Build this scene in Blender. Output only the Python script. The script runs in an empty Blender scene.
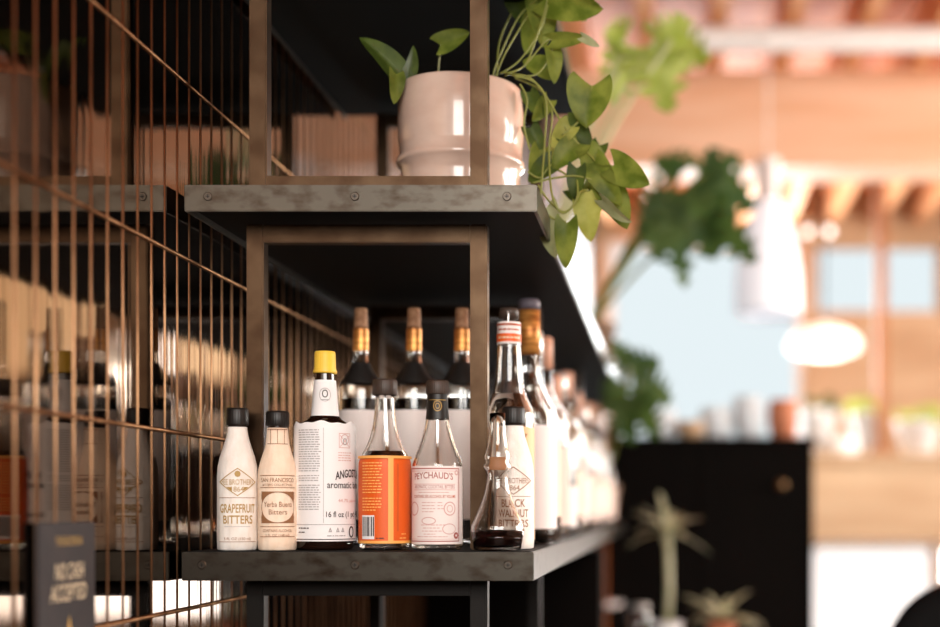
import bpy, bmesh, math, random
from mathutils import Vector, Matrix
R = random.Random(7)
PI = math.pi
C = bpy.context.scene.collection
sc = bpy.context.scene

# ------------------------------------------------------------------ camera, world, light, exposure
EYE = 1.55
F = 1305.0                       # focal length in pixels (50 mm on a 36 mm frame, 940 px)
VX, VY = 670.0, 507.0            # vanishing point of the shelf direction
cam_d = bpy.data.cameras.new('camera')
cam = bpy.data.objects.new('camera', cam_d); C.objects.link(cam)
cam.location = (0, 0, EYE); cam.rotation_euler = (PI/2, 0, 0)
cam_d.sensor_width = 36; cam_d.lens = 36*F/940
cam_d.shift_x = (470-VX)/940; cam_d.shift_y = (VY-313.5)/940
cam_d.dof.use_dof = True; cam_d.dof.focus_distance = 1.475; cam_d.dof.aperture_fstop = 1.75
cam_d.clip_start = 0.05
sc.camera = cam

world = bpy.data.worlds.new('world'); sc.world = world; world.use_nodes = True
bg = world.node_tree.nodes['Background']
bg.inputs[0].default_value = (0.78, 0.87, 0.90, 1); bg.inputs[1].default_value = 1.03

def area(name, loc, target, sx, sy, power, color):
    l = bpy.data.lights.new(name, 'AREA'); l.shape = 'RECTANGLE'; l.size = sx; l.size_y = sy
    l.energy = power; l.color = color
    o = bpy.data.objects.new(name, l); C.objects.link(o); o.location = loc
    o.rotation_euler = (Vector(target)-Vector(loc)).to_track_quat('-Z', 'Y').to_euler()
    return o
area('front_fill', (0.9, -2.85, 2.75), (0.9, 0, 2.35), 3.4, 1.6, 250, (1.0, 0.95, 0.89))  # fill lamp added behind the camera to brighten labels and shelf front
area('daylight_rear_window', (0.25, 9.15, 2.3), (0.25, 0, 2.6), 1.3, 2.2, 230, (0.92, 0.98, 1.0))
area('side_fill', (4.35, 4.5, 2.3), (0, 4.5, 2.5), 5.0, 1.8, 400, (1.0, 0.95, 0.88))  # added fill lamp on the unseen right side, brightens ceiling and room

vs = sc.view_settings
vs.view_transform = 'Standard'; vs.look = 'None'; vs.gamma = 1; vs.exposure = 0.0
vs.use_curve_mapping = False

# ------------------------------------------------------------------ materials
def lin(r, g, b):
    f = lambda c: ((c/255+0.055)/1.055)**2.4 if c > 10 else c/255/12.92
    return (f(r), f(g), f(b), 1)
MATS = {}
def mat(name, col, rough=0.5, metal=0.0, trans=0.0, ior=1.45, emit=None, es=0.0, col2=None, scale=(8, 8, 8), detail=4,
        bump=0.0, coat=0.0, lo=0.35, hi=0.65, spec=None):
    m = bpy.data.materials.new(name); m.use_nodes = True
    nt = m.node_tree; b = nt.nodes['Principled BSDF']
    b.inputs['Base Color'].default_value = col
    b.inputs['Roughness'].default_value = rough; b.inputs['Metallic'].default_value = metal
    b.inputs['Transmission Weight'].default_value = trans; b.inputs['IOR'].default_value = ior
    b.inputs['Coat Weight'].default_value = coat
    if spec is not None: b.inputs['Specular IOR Level'].default_value = spec
    if emit: b.inputs['Emission Color'].default_value = emit; b.inputs['Emission Strength'].default_value = es
    if col2 or bump:
        tc = nt.nodes.new('ShaderNodeTexCoord'); mp = nt.nodes.new('ShaderNodeMapping')
        mp.inputs['Scale'].default_value = scale
        nz = nt.nodes.new('ShaderNodeTexNoise'); nz.inputs['Scale'].default_value = 1; nz.inputs['Detail'].default_value = detail
        nt.links.new(tc.outputs['Object'], mp.inputs[0]); nt.links.new(mp.outputs[0], nz.inputs['Vector'])
        if col2:
            rp = nt.nodes.new('ShaderNodeValToRGB')
            rp.color_ramp.elements[0].position = lo; rp.color_ramp.elements[0].color = col
            rp.color_ramp.elements[1].position = hi; rp.color_ramp.elements[1].color = col2
            nt.links.new(nz.outputs[0], rp.inputs[0]); nt.links.new(rp.outputs[0], b.inputs['Base Color'])
        if bump:
            bp = nt.nodes.new('ShaderNodeBump'); bp.inputs['Strength'].default_value = bump; bp.inputs['Distance'].default_value = 0.002
            nt.links.new(nz.outputs[0], bp.inputs['Height']); nt.links.new(bp.outputs[0], b.inputs['Normal'])
    MATS[name] = m
    return m
def leaf_mat(name, c1, c2, tr=0.4, scale=40):
    m = mat(name, c1, 0.5, spec=0.3, col2=c2, scale=(scale, scale, scale), detail=3)
    nt = m.node_tree; b = nt.nodes['Principled BSDF']; out = nt.nodes['Material Output']
    t = nt.nodes.new('ShaderNodeBsdfTranslucent'); mx = nt.nodes.new('ShaderNodeMixShader'); mx.inputs[0].default_value = tr
    rp = [n for n in nt.nodes if n.type == 'VALTORGB'][0]
    nt.links.new(rp.outputs[0], t.inputs[0])
    nt.links.new(b.outputs[0], mx.inputs[1]); nt.links.new(t.outputs[0], mx.inputs[2]); nt.links.new(mx.outputs[0], out.inputs[0])
    return m
M = MATS
mat('mirror_tile', (0.076, 0.047, 0.026, 1), 0.05, 1.0, bump=0.13, scale=(3, 42, 1.6), detail=2)
mat('copper_strip', lin(146, 110, 80), 0.34, 1.0, col2=lin(100, 70, 48), scale=(30, 30, 9))
mat('steel', lin(128, 122, 112), 0.36, 0.85, col2=lin(84, 72, 60), scale=(30, 30, 60), detail=6, bump=0.1)
mat('band_steel', lin(80, 75, 68), 0.33, 1.0, col2=lin(54, 43, 34), scale=(40, 40, 70), detail=8, lo=0.46, hi=0.74, bump=0.06)
mat('bronzed_steel', lin(80, 63, 48), 0.34, 1.0, col2=lin(62, 46, 34), scale=(28, 28, 28), detail=7, bump=0.05)
mat('board', lin(15, 14, 14), 0.65, spec=0.2, col2=lin(9, 9, 9), scale=(6, 2, 6))
mat('board_teal', lin(14, 22, 24), 0.7, spec=0.2, col2=lin(9, 14, 15), scale=(6, 2, 6))
mat('screw', lin(92, 84, 76), 0.35, 1.0)
mat('glass', (0.98, 0.97, 0.95, 1), 0.015, 0, 1.0, 1.46)
mat('brown_glass', lin(30, 14, 8), 0.04, 0, 0.0, 1.5, coat=0.5)
mat('dark_liquid', lin(26, 6, 5), 0.02, 0, 0.1, 1.34)
mat('red_liquid', lin(96, 14, 14), 0.02, 0, 0.6, 1.34)
mat('clear_liquid', (0.97, 0.95, 0.90, 1), 0.02, 0, 1.0, 1.34)
mat('amber_liquid', lin(214, 130, 50), 0.02, 0, 1.0, 1.34)
mat('black_cap', lin(26, 22, 20), 0.45)
mat('brown_cap', lin(62, 48, 40), 0.5)
mat('yellow_cap', lin(244, 200, 74), 0.38)
mat('white_paper', lin(246, 240, 234), 0.7, col2=lin(238, 228, 218), scale=(90, 90, 60), bump=0.7)
mat('cream_paper', lin(250, 228, 206), 0.65, col2=lin(244, 216, 190), scale=(90, 90, 60), bump=0.7)
mat('label_white', lin(243, 240, 240), 0.6)
mat('label_pale', lin(238, 226, 222), 0.6)
mat('orange_label', lin(226, 92, 20), 0.5)
mat('gold_stripe', lin(250, 176, 92), 0.5)
mat('pink_label', lin(226, 196, 182), 0.6)
mat('tan_label', lin(240, 190, 140), 0.55)
mat('ink_gold', lin(178, 142, 74), 0.5)
mat('ink_brown', lin(150, 104, 70), 0.6)
mat('ink_dark', lin(54, 46, 44), 0.6)
mat('ink_grey', lin(176, 170, 170), 0.6)
mat('ink_red', lin(172, 96, 88), 0.6)
mat('ink_rose', lin(214, 170, 164), 0.6)
mat('ink_rust', lin(176, 84, 50), 0.6)
mat('ink_light_gold', lin(252, 190, 110), 0.6)
mat('ink_cream', lin(226, 204, 170), 0.6)
mat('neck_gold', lin(228, 160, 84), 0.4, 0.5, col2=lin(150, 86, 36), scale=(40, 40, 160))
mat('cork', lin(176, 130, 96), 0.7, col2=lin(140, 96, 66), scale=(120, 120, 120))
mat('purple_cap', lin(96, 88, 98), 0.5)
mat('pink_cap', lin(214, 158, 130), 0.5)
mat('silver_cap', lin(206, 202, 198), 0.3, 0.6)
mat('sign_slate', lin(50, 43, 43), 0.75, col2=lin(42, 37, 38), scale=(50, 50, 50))
mat('pot_glaze', lin(214, 186, 170), 0.16, col2=lin(200, 164, 146), scale=(14, 14, 30), coat=0.6, bump=0.1, lo=0.45, hi=0.8)
mat('soil', lin(46, 34, 26), 0.9, col2=lin(20, 15, 12), scale=(120, 120, 120), bump=0.6)
leaf_mat('pothos_leaf', lin(82, 96, 28), lin(124, 132, 54))
leaf_mat('pothos_young', lin(138, 142, 52), lin(168, 166, 88))
leaf_mat('pothos_deep', lin(52, 66, 20), lin(80, 94, 36))
leaf_mat('pothos_back', lin(172, 172, 132), lin(146, 150, 104), 0.25)
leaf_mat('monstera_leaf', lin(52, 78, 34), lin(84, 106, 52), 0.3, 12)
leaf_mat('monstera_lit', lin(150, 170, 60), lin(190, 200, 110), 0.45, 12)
leaf_mat('blade_leaf', lin(190, 192, 150), lin(222, 216, 190), 0.3, 20)
mat('vine', lin(126, 128, 56), 0.5)
mat('stem_pale', lin(190, 190, 140), 0.5)
mat('terracotta', lin(206, 132, 96), 0.75, col2=lin(186, 112, 80), scale=(10, 10, 10))
mat('brown_pot', lin(120, 92, 72), 0.7)
mat('wood_joist', lin(232, 168, 120), 0.6, col2=lin(210, 138, 88), scale=(14, 1.2, 14), detail=5)
mat('wood_beam', lin(238, 192, 160), 0.6, col2=lin(226, 170, 132), scale=(1.2, 10, 10), detail=5)
mat('wood_plank', lin(228, 150, 94), 0.65, col2=lin(200, 116, 64), scale=(10, 1, 10), detail=5)
mat('wood_tan', lin(198, 168, 136), 0.6, col2=lin(180, 146, 112), scale=(1.2, 8, 8), detail=5)
mat('wood_post', lin(170, 112, 70), 0.6, col2=lin(140, 86, 50), scale=(12, 12, 1.5))
mat('wood_orange', lin(190, 104, 40), 0.55, col2=lin(160, 80, 28), scale=(12, 12, 1.5))
mat('wood_dark', lin(52, 36, 28), 0.5, col2=lin(32, 22, 18), scale=(8, 8, 1.2), detail=5)
mat('cabinet_dark', lin(13, 9, 7), 0.8, spec=0.08, col2=lin(8, 6, 5), scale=(8, 8, 1.2), detail=5)
mat('floor_wood', lin(92, 66, 48), 0.45, col2=lin(66, 46, 34), scale=(9, 1, 9))
mat('plaster', lin(206, 186, 166), 0.85)
mat('pipe_white', lin(240, 234, 230), 0.4)
mat('white_ceramic', lin(248, 249, 250), 0.3)
mat('white_fabric', lin(244, 244, 248), 0.8)
mat('black_vinyl', lin(8, 8, 9), 0.75, spec=0.15)
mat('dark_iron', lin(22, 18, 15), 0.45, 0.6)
mat('lamp_glow', (1, 0.96, 0.88, 1), 0.5, emit=(1, 0.95, 0.86, 1), es=1.0)
mat('bulb_glow', (1, 0.97, 0.92, 1), 0.5, emit=(1, 0.95, 0.88, 1), es=2.5)
mat('pane', (1, 1, 1, 1), 0.0, 0, 1.0, 1.02)
mat('mirror_glow', (0.9, 0.9, 0.9, 1), 0.6, emit=(1, 0.95, 0.92, 1), es=11)  # strong added glow, only meant to be reflected by the mirror tiles
mat('mirror_amber_glow', (0.9, 0.8, 0.6, 1), 0.6, emit=(1, 0.68, 0.38, 1), es=3.4)  # added amber glow that warms the mirror reflection
mat('soft_pane', (0.9, 0.9, 0.9, 1), 0.6, emit=(0.80, 0.88, 0.92, 1), es=0.9)
mat('candle', lin(214, 170, 90), 0.6)
mat('brass', lin(120, 92, 62), 0.4, 0.9)
mat('lantern_glow', lin(244, 244, 248), 0.8, emit=(0.9, 0.93, 1.0, 1), es=0.45)

# ------------------------------------------------------------------ helpers
def P(px, py, d):
    return Vector(((px-VX)*d/F, d, EYE+(VY-py)*d/F))
def link(name, me, parent=None):
    o = bpy.data.objects.new(name, me); C.objects.link(o)
    if parent: o.parent = parent
    return o
def thing(name, label, cat, loc=(0, 0, 0), rz=0, group=None):
    o = bpy.data.objects.new(name, None); C.objects.link(o); o.empty_display_size = 0.05
    o.location = loc; o.rotation_euler = (0, 0, rz)
    return tag(o, label, cat, group)
def tag(o, label, cat, group=None):
    o['label'] = label; o['category'] = cat
    if group: o['group'] = group
    return o
def struct(o): o['kind'] = 'structure'; return o
class MB:
    def __init__(s): s.v = []; s.f = []; s.m = []; s.mats = []
    def mi(s, m):
        if m not in s.mats: s.mats.append(m)
        return s.mats.index(m)
    def add(s, vs, fs, m):
        n = len(s.v); k = s.mi(m)
        s.v += [tuple(v) for v in vs]; s.f += [tuple(i+n for i in f) for f in fs]; s.m += [k]*len(fs)
        return s
    def box(s, x0, x1, y0, y1, z0, z1, m):
        vs = [(x, y, z) for z in (z0, z1) for y in (y0, y1) for x in (x0, x1)]
        return s.add(vs, [(0, 2, 3, 1), (4, 5, 7, 6), (0, 1, 5, 4), (2, 6, 7, 3), (0, 4, 6, 2), (1, 3, 7, 5)], m)
    def lathe(s, prof, m, n=40, center=(0, 0, 0), wob=None):
        vs, fs = [], []; cx, cy, cz = center
        for (r, z) in prof:
            for i in range(n):
                a = 2*PI*i/n; rr = max(r, 1e-5)*(1+(wob(a, z) if wob else 0))
                vs.append((cx+rr*math.cos(a), cy+rr*math.sin(a), cz+z))
        for j in range(len(prof)-1):
            for i in range(n):
                k = (i+1) % n
                fs.append((j*n+i, j*n+k, (j+1)*n+k, (j+1)*n+i))
        return s.add(vs, fs, m)
    def tube(s, pts, r, m, n=8):
        pts = [Vector(p) for p in pts]; vs, fs = [], []
        rs = r if isinstance(r, (list, tuple)) else [r]*len(pts)
        prev = None
        for i, p in enumerate(pts):
            t = (pts[min(i+1, len(pts)-1)]-pts[max(i-1, 0)]).normalized()
            if prev is None:
                u = t.orthogonal().normalized()
            else:
                u = (prev-t*prev.dot(t)).normalized()
            prev = u; w = t.cross(u)
            for k in range(n):
                a = 2*PI*k/n; vs.append(p+(u*math.cos(a)+w*math.sin(a))*rs[i])
        for i in range(len(pts)-1):
            for k in range(n):
                q = (k+1) % n; fs.append((i*n+k, i*n+q, (i+1)*n+q, (i+1)*n+k))
        fs.append(tuple(reversed(range(n)))); fs.append(tuple(range((len(pts)-1)*n, len(pts)*n)))
        return s.add(vs, fs, m)
    def build(s, name, parent=None, smooth=False, bevel=0, weld=False):
        me = bpy.data.meshes.new(name); me.from_pydata(s.v, [], s.f)
        for m in s.mats: me.materials.append(MATS[m])
        for p, k in zip(me.polygons, s.m): p.material_index = k; p.use_smooth = smooth
        bm = bmesh.new(); bm.from_mesh(me)
        if weld: bmesh.ops.remove_doubles(bm, verts=bm.verts, dist=1e-5)
        if bevel: bmesh.ops.bevel(bm, geom=list(bm.edges), offset=bevel, segments=2, affect='EDGES', clamp_overlap=True)
        bmesh.ops.recalc_face_normals(bm, faces=bm.faces)
        bm.to_mesh(me); bm.free(); me.update()
        return link(name, me, parent)
def smooth_curve(pts, n=6):
    pts = [Vector(p) for p in pts]; out = []
    for i in range(len(pts)-1):
        p0, p1, p2, p3 = pts[max(i-1, 0)], pts[i], pts[i+1], pts[min(i+2, len(pts)-1)]
        for k in range(n):
            t = k/n
            out.append(0.5*((2*p1)+(p2-p0)*t+(2*p0-5*p1+4*p2-p3)*t*t+(3*p1-p0-3*p2+p3)*t**3))
    out.append(pts[-1]); return out
def txt2d(s, height, width=None, shear=0.0, bold=0.0, arch=0.0):
    """glyph mesh of a word, centred on the origin, capital height = height"""
    cu = bpy.data.curves.new('t', 'FONT'); cu.body = s; cu.size = 1; cu.align_x = 'CENTER'; cu.resolution_u = 3; cu.offset = bold; cu.shear = shear
    o = bpy.data.objects.new('t', cu); C.objects.link(o)
    me = bpy.data.meshes.new_from_object(o.evaluated_get(bpy.context.evaluated_depsgraph_get()))
    vs = [v.co.copy() for v in me.vertices]; fs = [tuple(p.vertices) for p in me.polygons]
    bpy.data.objects.remove(o); bpy.data.meshes.remove(me); bpy.data.curves.remove(cu)
    if not vs: return [], []
    x0 = min(v.x for v in vs); x1 = max(v.x for v in vs); k = height/0.69
    kx = width/(x1-x0) if width else k
    out = []
    for v in vs:
        x = (v.x-(x0+x1)/2)*kx; y = (v.y-0.345)*k
        y += arch*(1-(2*x/((x1-x0)*kx))**2) if arch else 0
        out.append((x, y))
    return out, fs
def quad2d(x0, x1, y0, y1, n=1):
    vs = []; fs = []
    for i in range(n+1):
        x = x0+(x1-x0)*i/n; vs += [(x, y0), (x, y1)]
    for i in range(n): fs.append((2*i, 2*i+2, 2*i+3, 2*i+1))
    return vs, fs
def line2d(pts, w, closed=False):
    vs, fs = [], []
    n = len(pts); seg = n if closed else n-1
    for i in range(seg):
        a = Vector(pts[i]); b = Vector(pts[(i+1) % n]); t = (b-a).normalized(); nn = Vector((-t.y, t.x))*w/2
        a = a-t*w*0.4; b = b+t*w*0.4; k = len(vs)
        m = max(1, int((b-a).length/0.004))
        for j in range(m+1):
            p = a+(b-a)*j/m; vs += [tuple(p+nn), tuple(p-nn)]
        for j in range(m): fs.append((k+2*j, k+2*j+1, k+2*j+3, k+2*j+2))
    return vs, fs
def ell(cx, cy, a, b, n=32): return [(cx+a*math.cos(2*PI*i/n), cy+b*math.sin(2*PI*i/n)) for i in range(n)]

class Bottle:
    """a bottle standing on a shelf: photo pixel column, distance and profile rows give its metric size"""
    def __init__(s, name, label, cx, d, z, group=None, base_px=None, cat='bottle'):
        X = (cx-VX)*d/F
        s.ca = math.cos(math.atan2(X, d)); s.k = d/F; s.cx = cx
        s.y0 = base_px if base_px else VY+(EYE-z)*F/d
        s.o = thing(name, label, cat, (X, d, z), 0, group)
        s.face = math.atan2(-X, d)
    def pr(s, rows, inset=0):
        return [(max(0, h*s.k*s.ca-inset), max(0.0004, (s.y0-y)*s.k)) for (y, h) in rows]
    def z(s, y): return (s.y0-y)*s.k
    def part(s, name, rows, m, n=48, cap=True, wob=None, parent=None):
        p = s.pr(rows)
        if cap: p = [(0, p[0][1])]+p+[(0, p[-1][1])]
        return MB().lathe(p, m, n, wob=wob).build(name, parent or s.o, smooth=True)
    def glass(s, rows, t=0.0022, name='glass_body', m='glass'):
        p = s.pr(rows); inner = [(max(0.002, r-t), z) for r, z in reversed(p)]
        inner[-1] = (inner[-1][0], p[0][1]+0.006)
        if len(p) > 1:
            inner = [q for q in inner if q[1] >= p[0][1]+0.006]
        prof = [(0, p[0][1])]+p+inner+[(0, p[0][1]+0.006)]
        s.t = t
        return MB().lathe(prof, m, 48).build(name, s.o, smooth=True)
    def liquid(s, rows, m, t=0.0026):
        p = [(max(0.001, r-t), z) for r, z in s.pr(rows)]
        p = [(r, max(z, 0.0066)) for r, z in p]
        return MB().lathe([(0, p[0][1])]+p+[(0, p[-1][1])], m, 48).build('liquid', s.o, smooth=True)
    def wrap(s, name, rows, m, gap=0.0005, a0=-PI, a1=PI, n=48, parent=None):
        """a paper band round the bottle between two angles from the face direction"""
        vs, fs = [], []; p = s.pr(rows); full = a1-a0 > 2*PI-0.01
        for (r, z) in p:
            for i in range(n+1):
                a = a0+(a1-a0)*i/n+s.face
                vs.append(((r+gap)*math.sin(a), -(r+gap)*math.cos(a), z))
        for j in range(len(p)-1):
            for i in range(n):
                fs.append((j*(n+1)+i, j*(n+1)+i+1, (j+1)*(n+1)+i+1, (j+1)*(n+1)+i))
        o = MB().add(vs, fs, m).build(name, parent or s.o, smooth=True)
        return o
    def ink(s, parent, hw, items, name='lettering', gap=0.0009):
        """2-D marks (pixel offsets from the axis, photo rows) bent round the bottle"""
        r = hw*s.k*s.ca+gap; mb = MB()
        for (vs, fs), m in items:
            out = []
            for (x, y) in vs:
                a = x/r+s.face; out.append((r*math.sin(a), -r*math.cos(a), y))
            mb.add(out, fs, m)
        return mb.build(name, parent)
    def T(s, text, xo, y, h, m, w=None, **kw):
        vs, fs = txt2d(text, h*s.k, w*s.k if w else None, **kw)
        return ((([(x+xo*s.k, v+s.z(y)) for x, v in vs], fs)), m)
    def Q(s, x0, x1, y0, y1, m, n=6):
        vs, fs = quad2d(x0*s.k, x1*s.k, s.z(y1), s.z(y0), n); return ((vs, fs), m)
    def L(s, pts, w, m, closed=False):
        return (line2d([(x*s.k, s.z(y)) for x, y in pts], w*s.k, closed), m)
    def micro(s, x0, x1, y, h, m, rr):
        """one ruled row of tiny print"""
        out = []; x = x0
        while x < x1-1:
            w = min(x1-x, rr.uniform(1.5, 5)); out.append(s.Q(x, x+w, y-h/2, y+h/2, m, 2)); x += w+0.8
        return out

# ------------------------------------------------------------------ setting: room shell
WX = -0.546                                    # mirror-tiled wall
def slab(name, x0, x1, y0, y1, z0, z1, m, parent=None):
    return struct(MB().box(x0, x1, y0, y1, z0, z1, m).build(name, parent))
slab('floor', -0.7, 4.6, -3.1, 9.5, -0.1, 0.0, 'floor_wood')
ceil = slab('ceiling', -0.7, 4.6, -3.1, 9.5, 3.80, 3.9, 'wood_plank')
# exposed joists run away from the camera, a deep beam carries them
x = -0.42; 
while x < 4.5:
    MB().box(x-0.035, x+0.035, -2.9, 9.25, 3.56, 3.80, 'wood_joist').build('joist', ceil); x += 0.312
MB().box(WX+0.02, 4.45, 6.0, 6.3, 3.12, 3.56, 'wood_beam').build('beam', ceil, bevel=0.01)

# left wall: bronze mirror tiles with copper strips
wall = MB(); wall.box(WX-0.1, WX-0.006, -3.0, 9.4, 0, 3.8, 'wood_dark')
wl = struct(wall.build('wall_left'))
PITCH, ROWH = 0.0359, 0.1975
rows = [EYE+0.0825+ROWH*k for k in range(-5, 6)]
tiles = MB(); n = 0
y = 0.62
cols = []
while y < 5.0:
    cols.append(y); y += PITCH
for a in cols:
    for z in rows[:-1]:
        g = 0.0008; dz = 0.004
        tx = R.gauss(0, 0.0016); tz = R.gauss(0, 0.0010)
        f = lambda yy, zz: WX+tx*(yy-a-PITCH/2)+tz*(zz-z-ROWH/2)
        y0, y1, z0, z1 = a+g, a+PITCH-g, z+g, z+ROWH-g
        ny = 5
        vs = []
        crown = R.gauss(0, 0.00002)
        for i in range(ny+1):
            yy = y0+(y1-y0)*i/ny; c = crown*(1-(2*i/ny-1)**2)
            for zz in (z0, z1): vs.append((f(yy, zz)+c, yy, zz))
        tiles.add(vs, [(2*i, 2*i+2, 2*i+3, 2*i+1) for i in range(ny)], 'mirror_tile')
t_ = tiles.build('mirror_tile_panel', wl, smooth=True)
strip = MB()
def half_round_y(z, y0, y1, r):
    strip.tube([(WX-0.0005, y0, z), (WX-0.0005, y1, z)], r, 'copper_strip', 10)
for a in cols+[y]: strip.tube([(WX-0.0005, a, rows[0]), (WX-0.0005, a, rows[-1])], 0.0019, 'copper_strip', 8)
for z in rows: half_round_y(z, cols[0], y, 0.0027)
strip.build('copper_strips', wl, smooth=True)

# other walls with window openings
def wall_with_holes(name, axis, at, th, u0, u1, z0, z1, holes, m):
    us = sorted({u0, u1, *[h[0] for h in holes], *[h[1] for h in holes]}); zs = sorted({z0, z1, *[h[2] for h in holes], *[h[3] for h in holes]})
    mb = MB()
    for i in range(len(us)-1):
        for j in range(len(zs)-1):
            um, zm = (us[i]+us[i+1])/2, (zs[j]+zs[j+1])/2
            if any(h[0] < um < h[1] and h[2] < zm < h[3] for h in holes): continue
            if axis == 'y': mb.box(us[i], us[i+1], at, at+th, zs[j], zs[j+1], m)
            else: mb.box(at, at+th, us[i], us[i+1], zs[j], zs[j+1], m)
    return struct(mb.build(name))
def window(name, axis, at, h, bars, m, pane='pane'):
    u0, u1, z0, z1 = h; t = 0.05; mb = MB()
    B = (lambda a, b, c, d: mb.box(a, b, at, at+0.06, c, d, m)) if axis == 'y' else (lambda a, b, c, d: mb.box(at, at+0.06, a, b, c, d, m))
    B(u0, u0+t, z0, z1); B(u1-t, u1, z0, z1); B(u0+t, u1-t, z0, z0+t); B(u0+t, u1-t, z1-t, z1)
    for k in range(1, bars):
        u = u0+(u1-u0)*k/bars; B(u-0.02, u+0.02, z0+t, z1-t)
    o = struct(mb.build(name))
    pb = MB()
    if axis == 'y': pb.box(u0+t, u1-t, at+0.028, at+0.032, z0+t, z1-t, pane)
    else: pb.box(at+0.028, at+0.032, u0+t, u1-t, z0+t, z1-t, pane)
    pb.build('pane', o)
    return o
HB = [(-0.45, 0.95, 1.0, 3.45), (1.0, 1.96, 2.90, 3.45), (0.97, 1.90, 0.60, 1.30), (2.46, 2.95, 2.42, 2.82), (1.92, 4.2, 0.72, 1.30), (2.0, 2.44, 2.42, 2.82), (3.02, 4.2, 2.45, 3.40)]
wall_with_holes('wall_back', 'y', 9.3, 0.15, WX-0.1, 4.6, 0, 3.8, HB, 'wood_tan')
window('window_1', 'y', 9.33, HB[0], 1, 'white_ceramic')
window('window_2', 'y', 9.33, HB[1], 1, 'wood_tan')
window('window_3', 'y', 9.33, HB[2], 1, 'white_ceramic', 'soft_pane')
window('added_glow_7', 'y', 9.33, HB[4], 1, 'white_ceramic', 'mirror_glow')  # added glowing panel outside the view, makes the low mirror strip bright
window('added_glow_8', 'y', 9.33, HB[5], 1, 'wood_tan', 'mirror_amber_glow')  # added dimmer amber panel for the mirror, outside the view
window('added_glow_9', 'y', 9.33, HB[6], 3, 'wood_tan', 'mirror_amber_glow')  # added amber panel, tints the left part of the mirror
window('added_glow_6', 'y', 9.33, HB[3], 1, 'wood_tan', 'mirror_glow')  # added glowing panel outside the view, gives the mirror its bright spot
HR = [(1.5, 8.0, 1.2, 3.3)]
wall_with_holes('wall_right', 'x', 4.45, 0.15, -3.1, 9.5, 0, 3.8, HR, 'plaster')
window('window_4', 'x', 4.48, HR[0], 5, 'wood_dark')
HF = [(-0.9, 2.9, 1.9, 3.5)]
wall_with_holes('wall_front', 'y', -3.1, 0.15, WX-0.1, 4.6, 0, 3.8, HF, 'wood_dark')
window('window_5', 'y', -3.08, HF[0], 3, 'wood_dark')

# ------------------------------------------------------------------ steel shelf unit
ZL, ZU, ZT = EYE-0.0490, EYE+0.3564, EYE+0.640    # lower shelf top, upper shelf top, top shelf underside
unit = thing('steel_shelf_unit', 'tall dark steel-edged shelf unit holding the bottles against the mirror-tiled wall', 'shelf', (-0.345, 1.44, 0))
def L3(x): return x+0.345
def ly(y): return y-1.44
def shelf(x0, x1, y0, y1, ztop, th, board, screws):
    b = MB().box(L3(x0)+0.004, L3(x1)-0.004, ly(y0)+0.004, ly(y1)-0.004, ztop-th+0.006, ztop, board).build('shelf', unit)
    e = MB()
    e.box(L3(x0), L3(x1), ly(y0), ly(y0)+0.004, ztop-th, ztop-0.0008, 'band_steel')
    e.box(L3(x1)-0.004, L3(x1), ly(y0)+0.004, ly(y1), ztop-th, ztop-0.0008, 'band_steel')
    e.box(L3(x0), L3(x0)+0.004, ly(y0)+0.004, ly(y1), ztop-th, ztop-0.0008, 'band_steel')
    ed = e.build('edge_band', b, bevel=0.0008)
    for px in screws:
        sx = L3((px-VX)*y0/F); zc = ztop-th*0.46
        s = MB()
        pts = [(0.0072, 0), (0.0072, -0.0005), (0.0058, -0.0012), (0.0040, -0.0012), (0.0034, -0.0006), (0, -0.0006)]
        n = 20; vs = []; fs = []
        for r, h in pts:
            for i in range(n): vs.append((sx+max(r, 1e-5)*math.cos(2*PI*i/n)*0.68, ly(y0)+h, zc+max(r, 1e-5)*math.sin(2*PI*i/n)*0.68))
        for j in range(len(pts)-1):
            for i in range(n): fs.append((j*n+i, j*n+(i+1) % n, (j+1)*n+(i+1) % n, (j+1)*n+i))
        s.add(vs, fs, 'screw')
        s.box(sx-0.0022, sx+0.0022, ly(y0)-0.0012, ly(y0)-0.0007, zc-0.0005, zc+0.0005, 'black_cap')
        s.box(sx-0.0005, sx+0.0005, ly(y0)-0.0012, ly(y0)-0.0007, zc-0.0022, zc+0.0022, 'black_cap')
        s.build('screw', b)
    return b
shelf(-0.539, -0.1506, 1.44, 4.30, ZL, 0.0325, 'board', (202, 355, 508))
shelf(-0.536, -0.1470, 1.44, 4.30, ZU, 0.0300, 'board', (208, 355, 507))
shelf(-0.539, -0.1500, 1.44, 2.16, ZT+0.032, 0.0320, 'board_teal', (208, 355, 507))
def frame(d, z0, z1, xl, xr, bottom, top=True, m='bronzed_steel'):
    w = 0.0198
    for X in (xl, xr-w):
        MB().box(L3(X), L3(X)+w, ly(d), ly(d)+w, z0, z1, m).build('post', unit, bevel=0.0015)
    if top: MB().box(L3(xl)+w-0.001, L3(xr)-w+0.001, ly(d)+0.0006, ly(d)+w-0.0006, z1-0.021, z1-0.0003, m).build('rail', unit, bevel=0.0012)
    if bottom: MB().box(L3(xl)+w-0.001, L3(xr)-w+0.001, ly(d)+0.0006, ly(d)+w-0.0006, z0+0.0003, z0+0.0195, m).build('rail', unit, bevel=0.0012)
for d in (1.505, 2.12):
    frame(d-0.025 if d < 2 else d, ZU, ZT, -0.4775, -0.2072, True)
for d in (1.505, 2.12, 3.1, 4.24):
    frame(d, ZL, ZU-0.0300, -0.4888, -0.2109, False)
    frame(d, 0.0, ZL-0.0325, -0.4888, -0.2109, False, m='dark_iron')  # same posts in a darker material, standing in for shade below the shelf

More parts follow.
